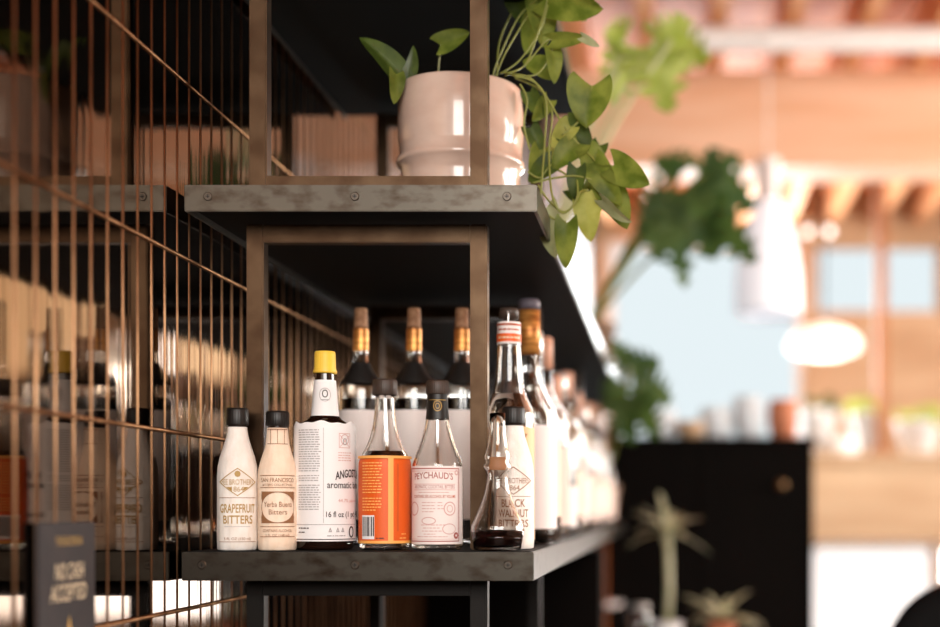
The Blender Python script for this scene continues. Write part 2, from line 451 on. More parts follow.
# ------------------------------------------------------------------ front row of bitters bottles
rr = random.Random(3)
G = 'bitters bottles at the front of the lower shelf'
def wrinkle(amp):
    ph = [rr.uniform(0, 6) for _ in range(4)]
    return lambda a, z: amp*(math.sin(9*a+ph[0]+z*60)+math.sin(17*a+ph[1]-z*90)+0.6*math.sin(29*a+ph[2]+z*150))
def fluted(n, amp): return lambda a, z: amp*(1 if math.sin(n*a) > 0 else -1)

def fee_bottle(label, cx, d, lines, capx=None, top=0):
    b = Bottle('bitters_bottle', label, cx, d, ZL, G)
    y = lambda v: v+b.y0-549+ (top*(b.y0-v)/142 if top else 0)
    b.part('paper_wrapper', [(y(549), 18.5), (y(547.5), 20.2), (y(540), 20.6), (y(476), 20.6), (y(466), 20.0), (y(456), 17.8), (y(446), 14.4), (y(437), 11.6), (y(430), 10.2), (y(426), 9.8)], 'white_paper', 96, wob=wrinkle(0.004))
    b.part('glass_neck', [(y(426), 9.0), (y(421), 9.0)], 'brown_glass')
    b.part('cap', [(y(424), 11), (y(423), 11.3), (y(409), 11.2), (y(407), 10.2)], 'black_cap', 96, wob=fluted(30, 0.012))
    b.y = y
    return b
b = fee_bottle('white paper-wrapped small bottle with gold diamond print, leftmost on lower shelf', 237.5, 1.476, None)
y = b.y
it = [b.T('FEE BROTHERS', 0, y(481), 5.4, 'ink_gold', 33), b.T('1864', 0, y(488), 5, 'ink_gold', 12), b.T('GRAPEFRUIT', 0, y(507), 8.4, 'ink_gold', 37, bold=0.012), b.T('BITTERS', 0.5, y(518), 8.0, 'ink_gold', 30, bold=0.012),
      b.T('5 FL OZ (150 ml)', 0, y(537), 2.6, 'ink_brown', 27),
      b.L([(0, y(467.5)), (19.5, y(481)), (0, y(494.5)), (-19.5, y(481))], 0.8, 'ink_gold', True),
      b.L([(-20, y(496.5)), (20, y(496.5))], 0.5, 'ink_brown'), b.L([(-20, y(540)), (20, y(540))], 0.5, 'ink_brown'), b.L([(-13, y(525)), (13, y(525))], 0.4, 'ink_grey'),
      (([(-11*b.k, b.z(y(486))), (-6*b.k, b.z(y(486))), (-6*b.k, b.z(y(489.5)))], [(0, 1, 2)]), 'ink_gold'),
      (([(11*b.k, b.z(y(486))), (6*b.k, b.z(y(486))), (6*b.k, b.z(y(489.5)))], [(0, 1, 2)]), 'ink_gold')]
it += [(([(v[0]*b.k, b.z(y(473))+v[1]*b.k) for v in ell(0, 0, 3, 3.2, 8)], [tuple(range(8))]), 'ink_gold')]
b.ink(b.o, 20.6, it)

b2 = Bottle('bitters_bottle', 'cream paper-wrapped bottle with brown oval label, second from left on lower shelf', 277.5, 1.476, ZL, G)
b = b2; y = lambda v: v+b.y0-549
b.part('paper_wrapper', [(y(549), 18), (y(547.5), 19.4), (y(540), 19.8), (y(478), 19.8), (y(468), 19.0), (y(458), 16.6), (y(450), 13.8), (y(443), 12), (y(436), 11.2), (y(427), 10.6)], 'cream_paper', 96, wob=wrinkle(0.004))
b.part('glass_neck', [(y(428), 9.4), (y(423), 9.4)], 'brown_glass')
b.part('cap', [(y(425), 11), (y(424), 11.6), (y(412), 11.5), (y(410), 10.4)], 'black_cap', 96, wob=fluted(30, 0.012))
it = [b.T('SAN FRANCISCO', 0, y(479), 4.2, 'ink_brown', 35), b.T('BITTERS COLLECTION', 0, y(483.8), 2.2, 'ink_brown', 31), b.T('Yerba Buena', 0.5, y(503), 5.2, 'ink_brown', 29), b.T('Bitters', 0.5, y(510.5), 5.0, 'ink_brown', 18),
      b.T('CONTAINS ALCOHOL', 0, y(529), 2.8, 'ink_brown', 30), b.T('5 FL OZ (148 ml)', 0, y(533.5), 2.4, 'ink_brown', 24)]
for yy in (474.5, 486.5, 525, 535): it.append(b.L([(-19, y(yy)), (19, y(yy))], 0.6, 'ink_brown'))
oval = ell(0.5, y(506), 17.5, 15.2, 36)
# brown corner fields around the oval panel
for sx in (-1, 1):
    for sy in (-1, 1):
        arc = [(0.5+sx*17.5*math.cos(t), y(506)+sy*15.2*math.sin(t)) for t in [i*PI/2/8 for i in range(9)]]
        for i in range(8):
            p, q = arc[i], arc[i+1]
            cxn = 0.5+sx*18; yo = y(506)+sy*15.6
            it.append((([(p[0]*b.k, b.z(p[1])), (q[0]*b.k, b.z(q[1])), (q[0]*b.k, b.z(yo)), (p[0]*b.k, b.z(yo))], [(0, 1, 2, 3)]), 'ink_brown') if i >= 1 else b.Q(min(p[0], cxn), max(p[0], cxn), min(yo, y(506)+sy*8), max(yo, y(506)+sy*8), 'ink_brown', 1))
it.append(b.L(oval, 0.7, 'ink_brown', True))
b.ink(b.o, 19.8, it)
hoop = [b.L([(-11, y(v)), (11, y(v))], 0.7, 'ink_brown') for v in (428.5, 443)]+[b.L([(q, y(429)), (q, y(443))], 0.5, 'ink_brown') for q in (-7, 0, 7)]
b.ink(b.o, 11.8, hoop, 'neck_print')

# big white-labelled aromatic bitters
b = Bottle('bitters_bottle', 'large white-labelled bitters bottle with yellow cap, third from left on lower shelf', 325, 1.50, ZL, G)
y = lambda v: v+b.y0-547
b.part('glass_body', [(y(547), 27), (y(544), 29), (y(430), 29.2), (y(422), 25), (y(417), 17), (y(413), 13.5), (y(400), 12), (y(372), 9.6), (y(368), 9.6)], 'brown_glass', 64)
b.part('cap', [(y(371), 12), (y(369), 12.2), (y(366), 11), (y(351), 10.6), (y(349), 9.8)], 'yellow_cap', 96, wob=fluted(36, 0.006))
nl = b.wrap('neck_label', [(y(414), 13.8), (y(400), 12.4), (y(378), 10.6)], 'label_white')
b.ink(nl, 12.6, [b.L(ell(0, y(393), 5.5, 6.5, 24), 0.5, 'ink_grey', True), b.L(ell(0, y(392), 2.5, 3.5, 12), 0.8, 'ink_dark', True), b.L([(-4, y(398)), (4, y(398))], 0.8, 'ink_grey')])
def ruffle(a, z): return 0.0
vs, fs = [], []
n = 120
prof = [(538, 31.2), (500, 31.2), (440, 31.3), (428, 31.2), (424, 31.0), (421, 29.6)]
for j, (py, hw) in enumerate(prof):
    for i in range(n):
        a = 2*PI*i/n; rj = hw*b.k*b.ca; zz = b.z(y(py))
        if j == len(prof)-1: zz += 0.0011*math.sin(5*a+1)+0.0008*math.sin(11*a)
        rj *= 1+(0.0025*math.sin(7*a+0.4)+0.002*math.sin(13*a+2))*(j >= 3)
        vs.append((rj*math.sin(a), -rj*math.cos(a), zz))
for j in range(len(prof)-1):
    for i in range(n): fs.append((j*n+i, j*n+(i+1) % n, (j+1)*n+(i+1) % n, (j+1)*n+i))
lab = MB().add(vs, fs, 'label_white').build('paper_label', b.o, smooth=True)
it = []
for k in range(34):
    yy = 429+k*2.35
    if 470 < yy < 473 or 480 < yy < 482: continue
    it += b.micro(-29, -3.5+rr.uniform(-3, 0), y(yy), 0.9, 'ink_grey', rr)
it += [b.L([(-1.5, y(427)), (-1.5, y(520))], 0.4, 'ink_grey'), b.L([(-33, y(521.5)), (45, y(521.5))], 0.5, 'ink_grey'), b.L([(-33, y(536)), (45, y(536))], 0.7, 'ink_dark')]
it += [b.T('ANGOSTURA', 30, y(474), 7.5, 'ink_dark', 40, bold=0.02, arch=0.0035), b.T('aromatic bitters', 27, y(482.5), 6.6, 'ink_dark', 50, bold=0.006), b.T('44.7% alc/vol', 26, y(498), 3.2, 'ink_rose', 26), b.T('16 fl oz (1 pt) 473 ml', 28, y(511.5), 5.4, 'ink_dark', 54, bold=0.006)]
for q in (5, 12.5, 18): it.append(b.L([(q-1.2, y(528.5)), (q, y(525)), (q+1.2, y(528.5))], 0.9, 'ink_grey', True))
it += b.micro(2, 22, y(532.5), 0.9, 'ink_grey', rr)+b.micro(-29, -16, y(525), 1.0, 'ink_dark', rr)+b.micro(-29, -20, y(529), 1.0, 'ink_dark', rr)
it += [b.L(ell(29.5, y(529), 3.2, 5, 16), 1.5, 'ink_dark', True)]
it += [b.L([(14, y(432)), (27, y(432)), (27, y(446)), (14, y(446))], 0.5, 'ink_rose', True), b.L(ell(20.5, y(438), 4.6, 5, 16), 0.7, 'ink_rose', True), b.L(ell(20.5, y(440), 2, 3, 10), 0.8, 'ink_grey', True), b.L([(15, y(445)), (26, y(434))], 0.5, 'ink_rose'), b.L([(26, y(445)), (15, y(434))], 0.5, 'ink_rose')]
for v in (451, 453.5, 456, 458.5): it += b.micro(13, 29, y(v), 0.7, 'ink_rose', rr)
b.ink(lab, 31.3, it)

# orange label bottle
b = Bottle('bitters_bottle', 'clear bitters bottle with orange label and barcode, dark liquid inside', 385, 1.50, ZL, G)
y = lambda v: v+b.y0-547
outl = [(y(547), 23.5), (y(544), 25.6), (y(540), 26), (y(466), 26), (y(458), 25), (y(451), 22.4), (y(444), 18.6), (y(436), 15.4), (y(425), 12.6), (y(412), 10.8), (y(396), 9.6), (y(391), 9.6)]
b.glass(outl)
b.liquid([(y(541), 24.5), (y(538), 26), (y(466), 26), (y(458), 25), (y(452), 22.9), (y(449), 21.4)], 'dark_liquid')
b.part('cap', [(y(393), 11.8), (y(392), 12.4), (y(379), 12.4), (y(377), 11.4)], 'brown_cap', 96, wob=fluted(34, 0.012))
lab = b.wrap('label', [(y(540), 26), (y(466), 26), (y(461), 25.8), (y(455), 24.3)], 'orange_label', 0.0006, -1.75, 1.75)
it = [b.Q(-40, 40, y(453.8), y(456.5), 'gold_stripe', 30), b.Q(-40, 40, y(537.5), y(540.2), 'gold_stripe', 30), b.Q(3, 8.3, y(456.5), y(537.5), 'gold_stripe', 2),
      b.Q(-26, -10.5, y(512.5), y(536), 'label_white', 6)]
q = -25
while q < -12:
    w = rr.choice((0.5, 0.8, 1.2)); it.append((b.Q(q, q+w, y(514), y(533), 'ink_dark', 1))); q += w+rr.choice((0.5, 0.8))
it = it
for k in range(17):
    yy = 461+k*2.9
    if k == 11: continue
    it += b.micro(-25.5, -2.2-(7 if k == 16 else rr.uniform(0, 2)), y(yy), 1.0, 'ink_light_gold', rr)
it += [b.L([(13, y(462)), (13, y(528))], 0.7, 'ink_rust')]+b.micro(-9, -1, y(535), 0.9, 'ink_dark', rr)+b.micro(17, 23, y(531), 0.9, 'ink_light_gold', rr)+b.micro(15, 24, y(535), 0.9, 'ink_light_gold', rr)
barb = [i for i in it if i[1] == 'ink_dark']; rest = [i for i in it if i[1] != 'ink_dark']
b.ink(lab, 26, rest, gap=0.0010); b.ink(lab, 26, barb, 'barcode', gap=0.0013)

# pale label bottle
b = Bottle('bitters_bottle', 'clear bottle with pale red-printed square label and black neck band, right of the orange label', 437.5, 1.50, ZL, G)
y = lambda v: v+b.y0-547
outl = [(y(547), 23.5), (y(544), 25.4), (y(540), 25.8), (y(470), 25.8), (y(462), 25), (y(454), 22.6), (y(446), 19.4), (y(436), 16), (y(425), 13), (y(414), 11), (y(400), 9.8), (y(391), 9.8)]
b.glass(outl)
b.liquid([(y(541), 24), (y(539), 25.4), (y(533), 25.8)], 'red_liquid')
b.part('cap', [(y(392), 11), (y(391), 11.4), (y(380), 11.4), (y(378), 10.4)], 'brown_cap', 96, wob=fluted(34, 0.012))
nb = b.wrap('neck_band', [(y(417), 11.5), (y(404), 10.2), (y(392), 9.9)], 'black_cap')
b.ink(nb, 10.6, [b.L(ell(0, y(404), 4, 5, 20), 0.9, 'ink_gold', True), b.L(ell(0, y(404), 2, 2.6, 12), 0.7, 'ink_gold', True), b.L([(-9, y(398)), (9, y(398))], 0.6, 'ink_gold'), b.L([(-9, y(414)), (9, y(414))], 0.6, 'ink_gold')])
lab = b.wrap('label', [(y(541), 25.9), (y(470), 25.9), (y(464), 25.4)], 'label_pale', 0.0006, -1.35, 1.25)
it = [b.L([(-34, y(466.5)), (24, y(466.5)), (24, y(538)), (-34, y(538))], 1.0, 'ink_red', True), b.L([(-33, y(469)), (22.5, y(469)), (22.5, y(536)), (-33, y(536))], 0.4, 'ink_rose', True),
      b.T("PEYCHAUD'S", -5, y(474.5), 6.2, 'ink_red', 42, bold=0.008, arch=0.0016), b.T('AROMATIC COCKTAIL BITTERS', -4, y(484.5), 3.4, 'ink_red', 44), b.Q(-27, 19, y(481.6), y(482.2), 'ink_rose', 10), b.Q(-27, 19, y(487.2), y(487.8), 'ink_rose', 10),
      b.T('CONTAINS 35% ALCOHOL BY VOLUME', -4, y(494), 3.0, 'ink_rust', 46, bold=0.01)]
for v, a, c in ((490, -20, 12), (500, -16, -2), (503, -16, -3), (506, -16, -2), (509, -16, -4), (500, 0, 6), (503, 0, 5), (506, 0, 7), (522, -17, 8), (525, -15, 2), (528, -16, 6), (531, -14, -2), (533.5, -22, 10)):
    it += b.micro(a, c, y(v), 0.8, 'ink_rose', rr)
it += [b.L(ell(12.5, y(506), 6, 6.4, 24), 1.1, 'ink_rose', True), b.L(ell(12.5, y(506), 3, 3.4, 16), 0.7, 'ink_rose', True), b.L(ell(-27, y(506), 6, 6.4, 24), 1.1, 'ink_rose', True), b.L(ell(-9, y(518), 7, 3.4, 20), 0.9, 'ink_rose', True), b.L(ell(12, y(526), 7, 5, 20), 0.8, 'ink_rose', True), b.L(ell(20.5, y(470.5), 2, 2, 10), 1.2, 'ink_rose', True), b.L(ell(20, y(532.5), 2.2, 2.2, 10), 2.0, 'ink_red', True)]
b.ink(lab, 25.9, it)

# black walnut bitters and the little flask at the front corner
b = fee_bottle('white paper-wrapped bottle with brown diamond print, behind the small flask at right corner', 513.5, 1.522, None)
y = b.y
it = [b.T('FEE BROTHERS', 0, y(481), 5.4, 'ink_brown', 33), b.T('1864', 0, y(488), 5, 'ink_brown', 12), b.T('BLACK', 0, y(503), 7.6, 'ink_brown', 24, bold=0.01), b.T('WALNUT', 0, y(513), 7.4, 'ink_brown', 32, bold=0.01), b.T('BITTERS', 0, y(523), 7.2, 'ink_brown', 32, bold=0.01),
      b.L([(0, y(467.5)), (19.5, y(481)), (0, y(494.5)), (-19.5, y(481))], 0.8, 'ink_brown', True), b.L([(-20, y(496.5)), (20, y(496.5))], 0.5, 'ink_brown')]
b.ink(b.o, 20.6, it)
b = Bottle('glass_flask', 'small conical glass flask of dark liquid, at the front right corner of the lower shelf', 497.5, 1.4735, ZL, cat='flask')
X = b.o.location
b.o.location = (X[0], 1.4685, X[2])
y = lambda v: v+b.y0-551
outl = [(y(551), 21.5), (y(549), 23.8), (y(531), 27.0), (y(526), 26.2), (y(510), 19), (y(495), 13.6), (y(482), 11), (y(475), 10.6), (y(471), 12.6), (y(467), 14.4), (y(463), 11.6), (y(457), 13.6), (y(451), 11), (y(444), 10.2), (y(436), 8.6), (y(424), 8.0), (y(414), 8.0)]
b.glass(outl, 0.0016)
b.liquid([(y(547.6), 22.5), (y(546), 24.2), (y(531.5), 26.8)], 'dark_liquid', 0.0018)
b.wrap('neck_seal', [(y(471), 13), (y(467), 14.4), (y(463), 12.2), (y(458), 13.4)], 'ink_brown', 0.0003, -0.65, 0.65)
b.o.location = (X[0]-0.0, 1.4735, X[2])

# ------------------------------------------------------------------ bourbon bottles behind
for px, lb in ((361, 'clear spirit bottle with gold-banded neck behind the yellow-capped bottle'), (414, 'clear spirit bottle with gold-banded neck behind the orange and pale labelled bottles'), (462, 'clear spirit bottle with gold-banded neck, beside the right front post')):
    b = Bottle('spirit_bottle', lb, px, 1.72, ZL, 'gold-necked spirit bottles behind the bitters')
    y = lambda v: v+b.y0-545
    b.glass([(y(545), 20), (y(541), 22), (y(392), 22), (y(384), 20), (y(374), 13), (y(364), 8), (y(350), 7.2), (y(330), 7)])
    b.liquid([(y(539), 21), (y(520), 22), (y(400), 22)], 'clear_liquid')
    b.part('stopper', [(y(329), 7), (y(327), 7), (y(311), 6.6), (y(309), 5.6)], 'cork')
    b.wrap('neck_label', [(y(352), 7.6), (y(330), 7.4)], 'neck_gold')
    b.wrap('shoulder_sleeve', [(y(385), 20.3), (y(381), 18.6), (y(373), 12.8), (y(364), 8.4)], 'black_cap')
    lab = b.wrap('label', [(y(520), 22.1), (y(412), 22.1)], 'label_pale', 0.0006, -1.5, 1.5)

# ------------------------------------------------------------------ bottles along the right edge
GR = 'bottles along the right edge of the lower shelf'
b = Bottle('spirit_bottle', 'tall clear bottle, orange neck band, pinned dark stopper, nearest on right shelf edge', 509, 1.61, ZL, GR)
y = lambda v: v+b.y0-547
b.glass([(y(547), 23), (y(543), 25), (y(425), 25), (y(412), 24), (y(402), 20), (y(393), 16), (y(380), 14), (y(360), 12.4), (y(343), 11), (y(324), 10.6)])
b.liquid([(y(540), 24), (y(530), 25), (y(425), 25), (y(412), 24), (y(402), 20), (y(395), 17)], 'clear_liquid')
b.part('stopper', [(y(326), 6), (y(320), 6), (y(319), 9.6), (y(312), 10), (y(309), 9)], 'brown_cap')
o = MB().tube([(0, -9.4*b.k, b.z(y(316))), (0, -10.6*b.k, b.z(y(313.5))), (0.001, -10.8*b.k, b.z(y(316))), (0.0005, -10.8*b.k, b.z(y(323)))], 0.0008, 'silver_cap').build('pin', b.o)
lab = b.wrap('neck_label', [(y(345), 11.6), (y(334), 11.3), (y(323), 11.2)], 'label_pale', 0.0006)
b.ink(lab, 11.5, [b.Q(-18, 18, y(335), y(343), 'orange_label', 12), b.Q(-18, 18, y(325), y(327), 'ink_rust', 12)]+b.micro(-12, 12, y(331), 1.6, 'ink_rust', rr)+b.micro(-12, 12, y(339), 2, 'ink_cream', rr), gap=0.0011)
lab = b.wrap('label', [(y(540), 25.2), (y(428), 25.2)], 'tan_label', 0.0006, -0.6, 1.6)
b.ink(lab, 25.2, [b.T('7', 16, y(440), 10, 'ink_brown', shear=0.3), b.L(ell(16, y(462), 3.5, 8, 16), 1, 'ink_rust', True)]+sum([b.micro(8, 28, y(v), 1.4, 'ink_rust', rr) for v in range(478, 530, 6)], []), gap=0.0012)

caps = ['purple_cap', 'silver_cap', 'pink_cap', 'pink_cap', 'silver_cap', 'pink_cap', 'black_cap', 'pink_cap', 'silver_cap', 'pink_cap', 'cork', 'silver_cap', 'pink_cap', 'silver_cap', 'pink_cap', 'cork', 'pink_cap']
words_ = ['second', 'third', 'fourth', 'fifth', 'sixth', 'seventh', 'eighth', 'ninth', 'tenth', 'eleventh', 'twelfth', 'thirteenth', 'fourteenth', 'fifteenth', 'sixteenth', 'seventeenth', 'eighteenth']
cn = {'purple_cap': 'purple', 'silver_cap': 'silver', 'pink_cap': 'pink', 'black_cap': 'black', 'cork': 'cork'}
d = 1.735
for i, c in enumerate(caps):
    for pd in (2.13, 3.11):
        if abs(d-pd) < 0.056: d = pd+0.056
    if d > 3.78: break
    X = -0.192-0.006*rr.random()-(-0.006 if i == 0 else 0)
    h = (0.325 if i == 0 else rr.choice((0.285, 0.30, 0.27, 0.31)))
    r = rr.uniform(0.034, 0.040) if i else 0.036
    neck = rr.uniform(0.0125, 0.0145)
    o = thing('liquor_bottle', f'blurred clear liquor bottle with {cn[c]} top, {words_[i]} from the front along the right shelf edge', 'bottle', (X, d, ZL), 0, GR)
    sh = h*rr.uniform(0.50, 0.62); t = 0.002
    outp = [(r*0.93, 0.0005), (r, 0.004), (r, sh), (r*0.93, sh+0.012), (r*0.6, sh+0.035), (neck*1.1, sh+0.055), (neck, h-(0.012 if i == 0 else 0.045))]
    inn = [(q-t, z) for q, z in reversed(outp) if z > 0.007]+[(r-t-0.003, 0.007)]
    MB().lathe([(0, 0.0005)]+outp+inn+[(0, 0.007)], 'glass', 28).build('glass_body', o, smooth=True)
    lq = 'clear_liquid' if i % 4 != 2 else 'amber_liquid'
    MB().lathe([(0, 0.0076), (r-0.004, 0.0076), (r-0.0026, 0.012), (r-0.0026, sh*0.9), (0, sh*0.9)], lq, 28).build('liquid', o, smooth=True)
    ch = 0.014 if i == 0 else 0.05
    if i == 0: MB().lathe([(neck+0.0004, h-0.075), (neck+0.0010, h-0.075), (neck+0.0010, h-0.0145), (neck+0.0004, h-0.0145)], 'neck_gold', 28).build('neck_label', o, smooth=True)
    MB().lathe([(0, h-ch), (neck+0.0012, h-ch), (neck+0.0012, h-0.003), (neck-0.002, h), (0, h)], c, 28).build('cap', o, smooth=True)
    fa = math.atan2(-X, d); vs = []; fs = []; nn = 20
    for j, z in enumerate((sh*(0.12+0.1*(i % 3 == 1)), sh*(0.92 if i < 2 else 0.62+0.09*(i % 3)))):
        for k in range(nn+1):
            a = fa-1.7+3.4*k/nn; vs.append(((r+0.0006)*math.sin(a), -(r+0.0006)*math.cos(a), z))
    fs = [(k, k+1, nn+2+k, nn+1+k) for k in range(nn)]
    MB().add(vs, fs, ('label_pale', 'cream_paper', 'pink_label')[i % 3]).build('label', o, smooth=True)
    d += 0.105+0.045*rr.random()+0.02*(i > 5)

# ------------------------------------------------------------------ sign on the mirror wall
sy0, sy1 = 1.115, 1.224
sg = thing('wall_sign', 'small dark slate sign on the mirror wall reading NO CASH ACCEPTED', 'sign', (WX+0.003, sy0, EYE-0.0138))
MB().box(0, 0.004, 0, sy1-sy0, -0.20, 0, 'sign_slate').build('sign_board', sg, bevel=0.001)
def wall_ink(items, name, parent, x):
    mb = MB()
    for (vs, fs), m in items: mb.add([(x, u, z) for u, z in vs], fs, m)
    return mb.build(name, parent)
def wt(s, yc, zc, h, w, m, **kw):
    vs, fs = txt2d(s, h, w, **kw); return (([(a+yc, b_+zc) for a, b_ in vs], fs), m)
wall_ink([wt('THE BODEGA', 0.055, -0.0165, 0.0075, 0.052, 'ink_gold')], 'heading', sg, 0.0047)
wall_ink([wt('NO CASH', 0.056, -0.0435, 0.0145, 0.056, 'ink_cream', shear=0.12)], 'lettering', sg, 0.0047)
wall_ink([wt('ACCEPTED', 0.054, -0.0625, 0.0145, 0.070, 'ink_cream', shear=0.12)], 'lettering', sg, 0.0047)
fl = [(-0.008, -0.20), (-0.009, -0.13), (-0.006, -0.105), (-0.001, -0.083), (0.003, -0.1), (0.007, -0.125), (0.008, -0.20)]
wall_ink([(([(u+0.056, z) for u, z in fl], [tuple(range(7))]), 'candle')], 'candle_emblem', sg, 0.0047)

# ------------------------------------------------------------------ leaves
def leaf_mesh(Lg, W, cuts=0, fold=0.25, curl=0.2, rows=16, cols=4, seed=0, side=0.0):
    rl = random.Random(seed); vs, fs = [], []
    us = [(-1+2*i/(2*cols)) for i in range(2*cols+1)]
    for j in range(rows+1):
        t = j/rows
        w = W*0.5*1.42*((1-t)**0.72)*((t+0.10)**0.36)*1.12
        if t >= 0.999: w = 0
        for u in us:
            wu = w
            if cuts and 0.12 < t < 0.92 and abs(u) > 0.45:
                ph = (t*cuts+(0.2 if u > 0 else 0)) % 1.0
                if ph < 0.34: wu = w*(0.45/abs(u))
            x = wu*u
            yy = Lg*(t-0.20*abs(u)**1.3*(1-t)**1.5)
            z = fold*abs(x)-curl*Lg*(t*t)+0.05*W*math.sin(6*t+seed)*abs(u)+side*x
            vs.append((x, yy, z))
    m = len(us)
    for j in range(rows):
        for i in range(m-1): fs.append((j*m+i, j*m+i+1, (j+1)*m+i+1, (j+1)*m+i))
    return vs, fs
def place_leaf(parent, base, tip, width, roll, m, name='leaf', toward=None, origin=(0, 0, 0), **kw):
    base = Vector(base); tip = Vector(tip); yv = (tip-base); Lg = yv.length; yv.normalize()
    tv = (toward or Vector((0, 0, EYE)))-base; tv = (tv-yv*tv.dot(yv)).normalized()
    zv = Matrix.Rotation(roll, 3, yv) @ tv; xv = yv.cross(zv)
    vs, fs = leaf_mesh(Lg, width, **kw)
    vs = [base+xv*v[0]+yv*v[1]+zv*v[2]-Vector(origin) for v in vs]
    o = MB().add(vs, fs, m).build(name, parent, smooth=True)
    return o

# ------------------------------------------------------------------ pothos in its glazed pot
PD = 1.645
pc = Vector(((461-VX)*PD/F, PD, ZU))
plant = thing('potted_pothos', 'trailing green pothos in a glossy pinkish white pot on the upper shelf', 'potted plant', pc)
H = 0.1685
prof = [(0.060, 0.0), (0.0655, 0.002), (0.069, 0.010), (0.072, 0.030), (0.0738, 0.052), (0.0745, 0.066), (0.0785, 0.070), (0.0800, 0.0735), (0.0785, 0.078), (0.0755, 0.081), (0.0765, 0.095), (0.0780, 0.105), (0.0782, 0.125), (0.0778, 0.14), (0.0768, 0.153), (0.0758, 0.162), (0.0764, 0.166), (0.0752, H), (0.0722, H), (0.0705, 0.164), (0.0700, 0.15), (0.0695, 0.04), (0.0, 0.03)]
def ring_wob(a, z): return 0.006*math.sin(z*330)*(0.08 < z < 0.17)+0.004*math.sin(2*a+1)
MB().lathe([(0, 0)]+prof, 'pot_glaze', 72, wob=ring_wob).build('pot', plant, smooth=True)
MB().lathe([(0, 0.153), (0.0688, 0.152), (0.0688, 0.140), (0, 0.140)], 'soil', 32).build('soil', plant, smooth=True)
def lv(bx, by, tx, ty, w, m='pothos_leaf', d=1.62, dt=0.0, roll=0.0, **kw):
    R_ = d/F
    base = P(bx, by, d); tip = P(tx, ty, d+dt)
    place_leaf(plant, base, tip, w*R_*1.14, roll, m, origin=pc, seed=int(bx*7+by), **kw)
def st(pts, r=0.0013, m='vine'):
    MB().tube([p-pc for p in smooth_curve([P(*p) for p in pts])], r, m, 7).build('stem', plant, smooth=True)
lv(400, 76, 363, 33, 26, 'pothos_deep', 1.60, -0.02, 0.5, fold=0.5)
lv(396, 74, 397, 101, 18, 'pothos_leaf', 1.585, -0.01, -0.5)
lv(405, 84, 419, 46, 20, 'pothos_deep', 1.60, 0.0, 0.7)
lv(440, 45, 468, 31, 22, 'pothos_leaf', 1.63, -0.01, -0.35, fold=0.35)
st([(438, 78, 1.66), (439, 62, 1.64), (441, 45, 1.63)], 0.0010, 'stem_pale')
lv(545, -4, 602, 10, 40, 'pothos_leaf', 1.62, -0.02, 0.35, curl=0.05)
lv(540, -8, 546, 42, 36, 'pothos_leaf', 1.65, -0.02, -0.4)
lv(520, -14, 560, -2, 34, 'pothos_deep', 1.66, 0.02, 0.6)
lv(552, 40, 588, 38, 17, 'pothos_leaf', 1.60, -0.02, 0.4, curl=0.1)
lv(582, 37, 599, 47, 9, 'pothos_back', 1.58, 0.0, 0.2)
lv(550, 70, 522, 58, 23, 'pothos_leaf', 1.63, 0.0, 0.3)
lv(552, 50, 557, 80, 19, 'pothos_leaf', 1.61, -0.01, -0.5)
lv(592, 86, 585, 125, 46, 'pothos_leaf', 1.60, -0.01, 0.25, fold=0.45)
lv(614, 165, 646, 184, 32, 'pothos_leaf', 1.58, -0.02, 0.2)
lv(566, 128, 592, 144, 34, 'pothos_deep', 1.61, 0.0, -0.3)
lv(570, 126, 551, 146, 22, 'pothos_young', 1.60, 0.0, 0.3)
lv(578, 143, 552, 166, 28, 'pothos_leaf', 1.60, -0.01, 0.4)
lv(588, 152, 608, 176, 25, 'pothos_leaf', 1.60, -0.01, -0.3)
lv(594, 163, 618, 203, 28, 'pothos_leaf', 1.59, -0.01, 0.2)
lv(588, 192, 588, 240, 31, 'pothos_young', 1.60, 0.0, 0.25)
lv(606, 186, 629, 226, 32, 'pothos_leaf', 1.60, 0.0, -0.3)
lv(602, 200, 628, 226, 18, 'pothos_back', 1.585, 0.0, 0.9)
lv(577, 168, 574, 199, 20, 'pothos_deep', 1.59, 0.0, 0.2)
lv(567, 223, 564, 267, 24, 'pothos_leaf', 1.58, 0.0, 0.2)
lv(546, 208, 553, 257, 27, 'pothos_back', 1.60, 0.0, 0.3)
lv(552, 162, 527, 180, 22, 'pothos_deep', 1.60, 0.0, 0.3)
lv(540, 150, 533, 183, 20, 'pothos_leaf', 1.62, 0.0, -0.3)
lv(600, 145, 588, 168, 20, 'pothos_deep', 1.63, 0.0, 0.5)
lv(598, 172, 585, 196, 22, 'pothos_leaf', 1.62, 0.0, -0.6)
lv(556, 148, 540, 168, 22, 'pothos_young', 1.63, 0.0, -0.6)
lv(530, 92, 541, 118, 20, 'pothos_deep', 1.62, 0.0, 0.4)
lv(548, 100, 534, 122, 18, 'pothos_leaf', 1.62, 0.0, -0.4)
lv(530, 128, 543, 152, 19, 'pothos_deep', 1.63, 0.0, -0.2)
lv(516, -6, 524, 24, 26, 'pothos_deep', 1.67, 0.0, 0.3)
lv(560, -16, 588, 20, 36, 'pothos_leaf', 1.66, 0.02, -0.3)
lv(534, 20, 524, 52, 22, 'pothos_leaf', 1.66, 0.0, 0.5)
lv(574, 188, 600, 212, 24, 'pothos_deep', 1.63, 0.0, 0.5)
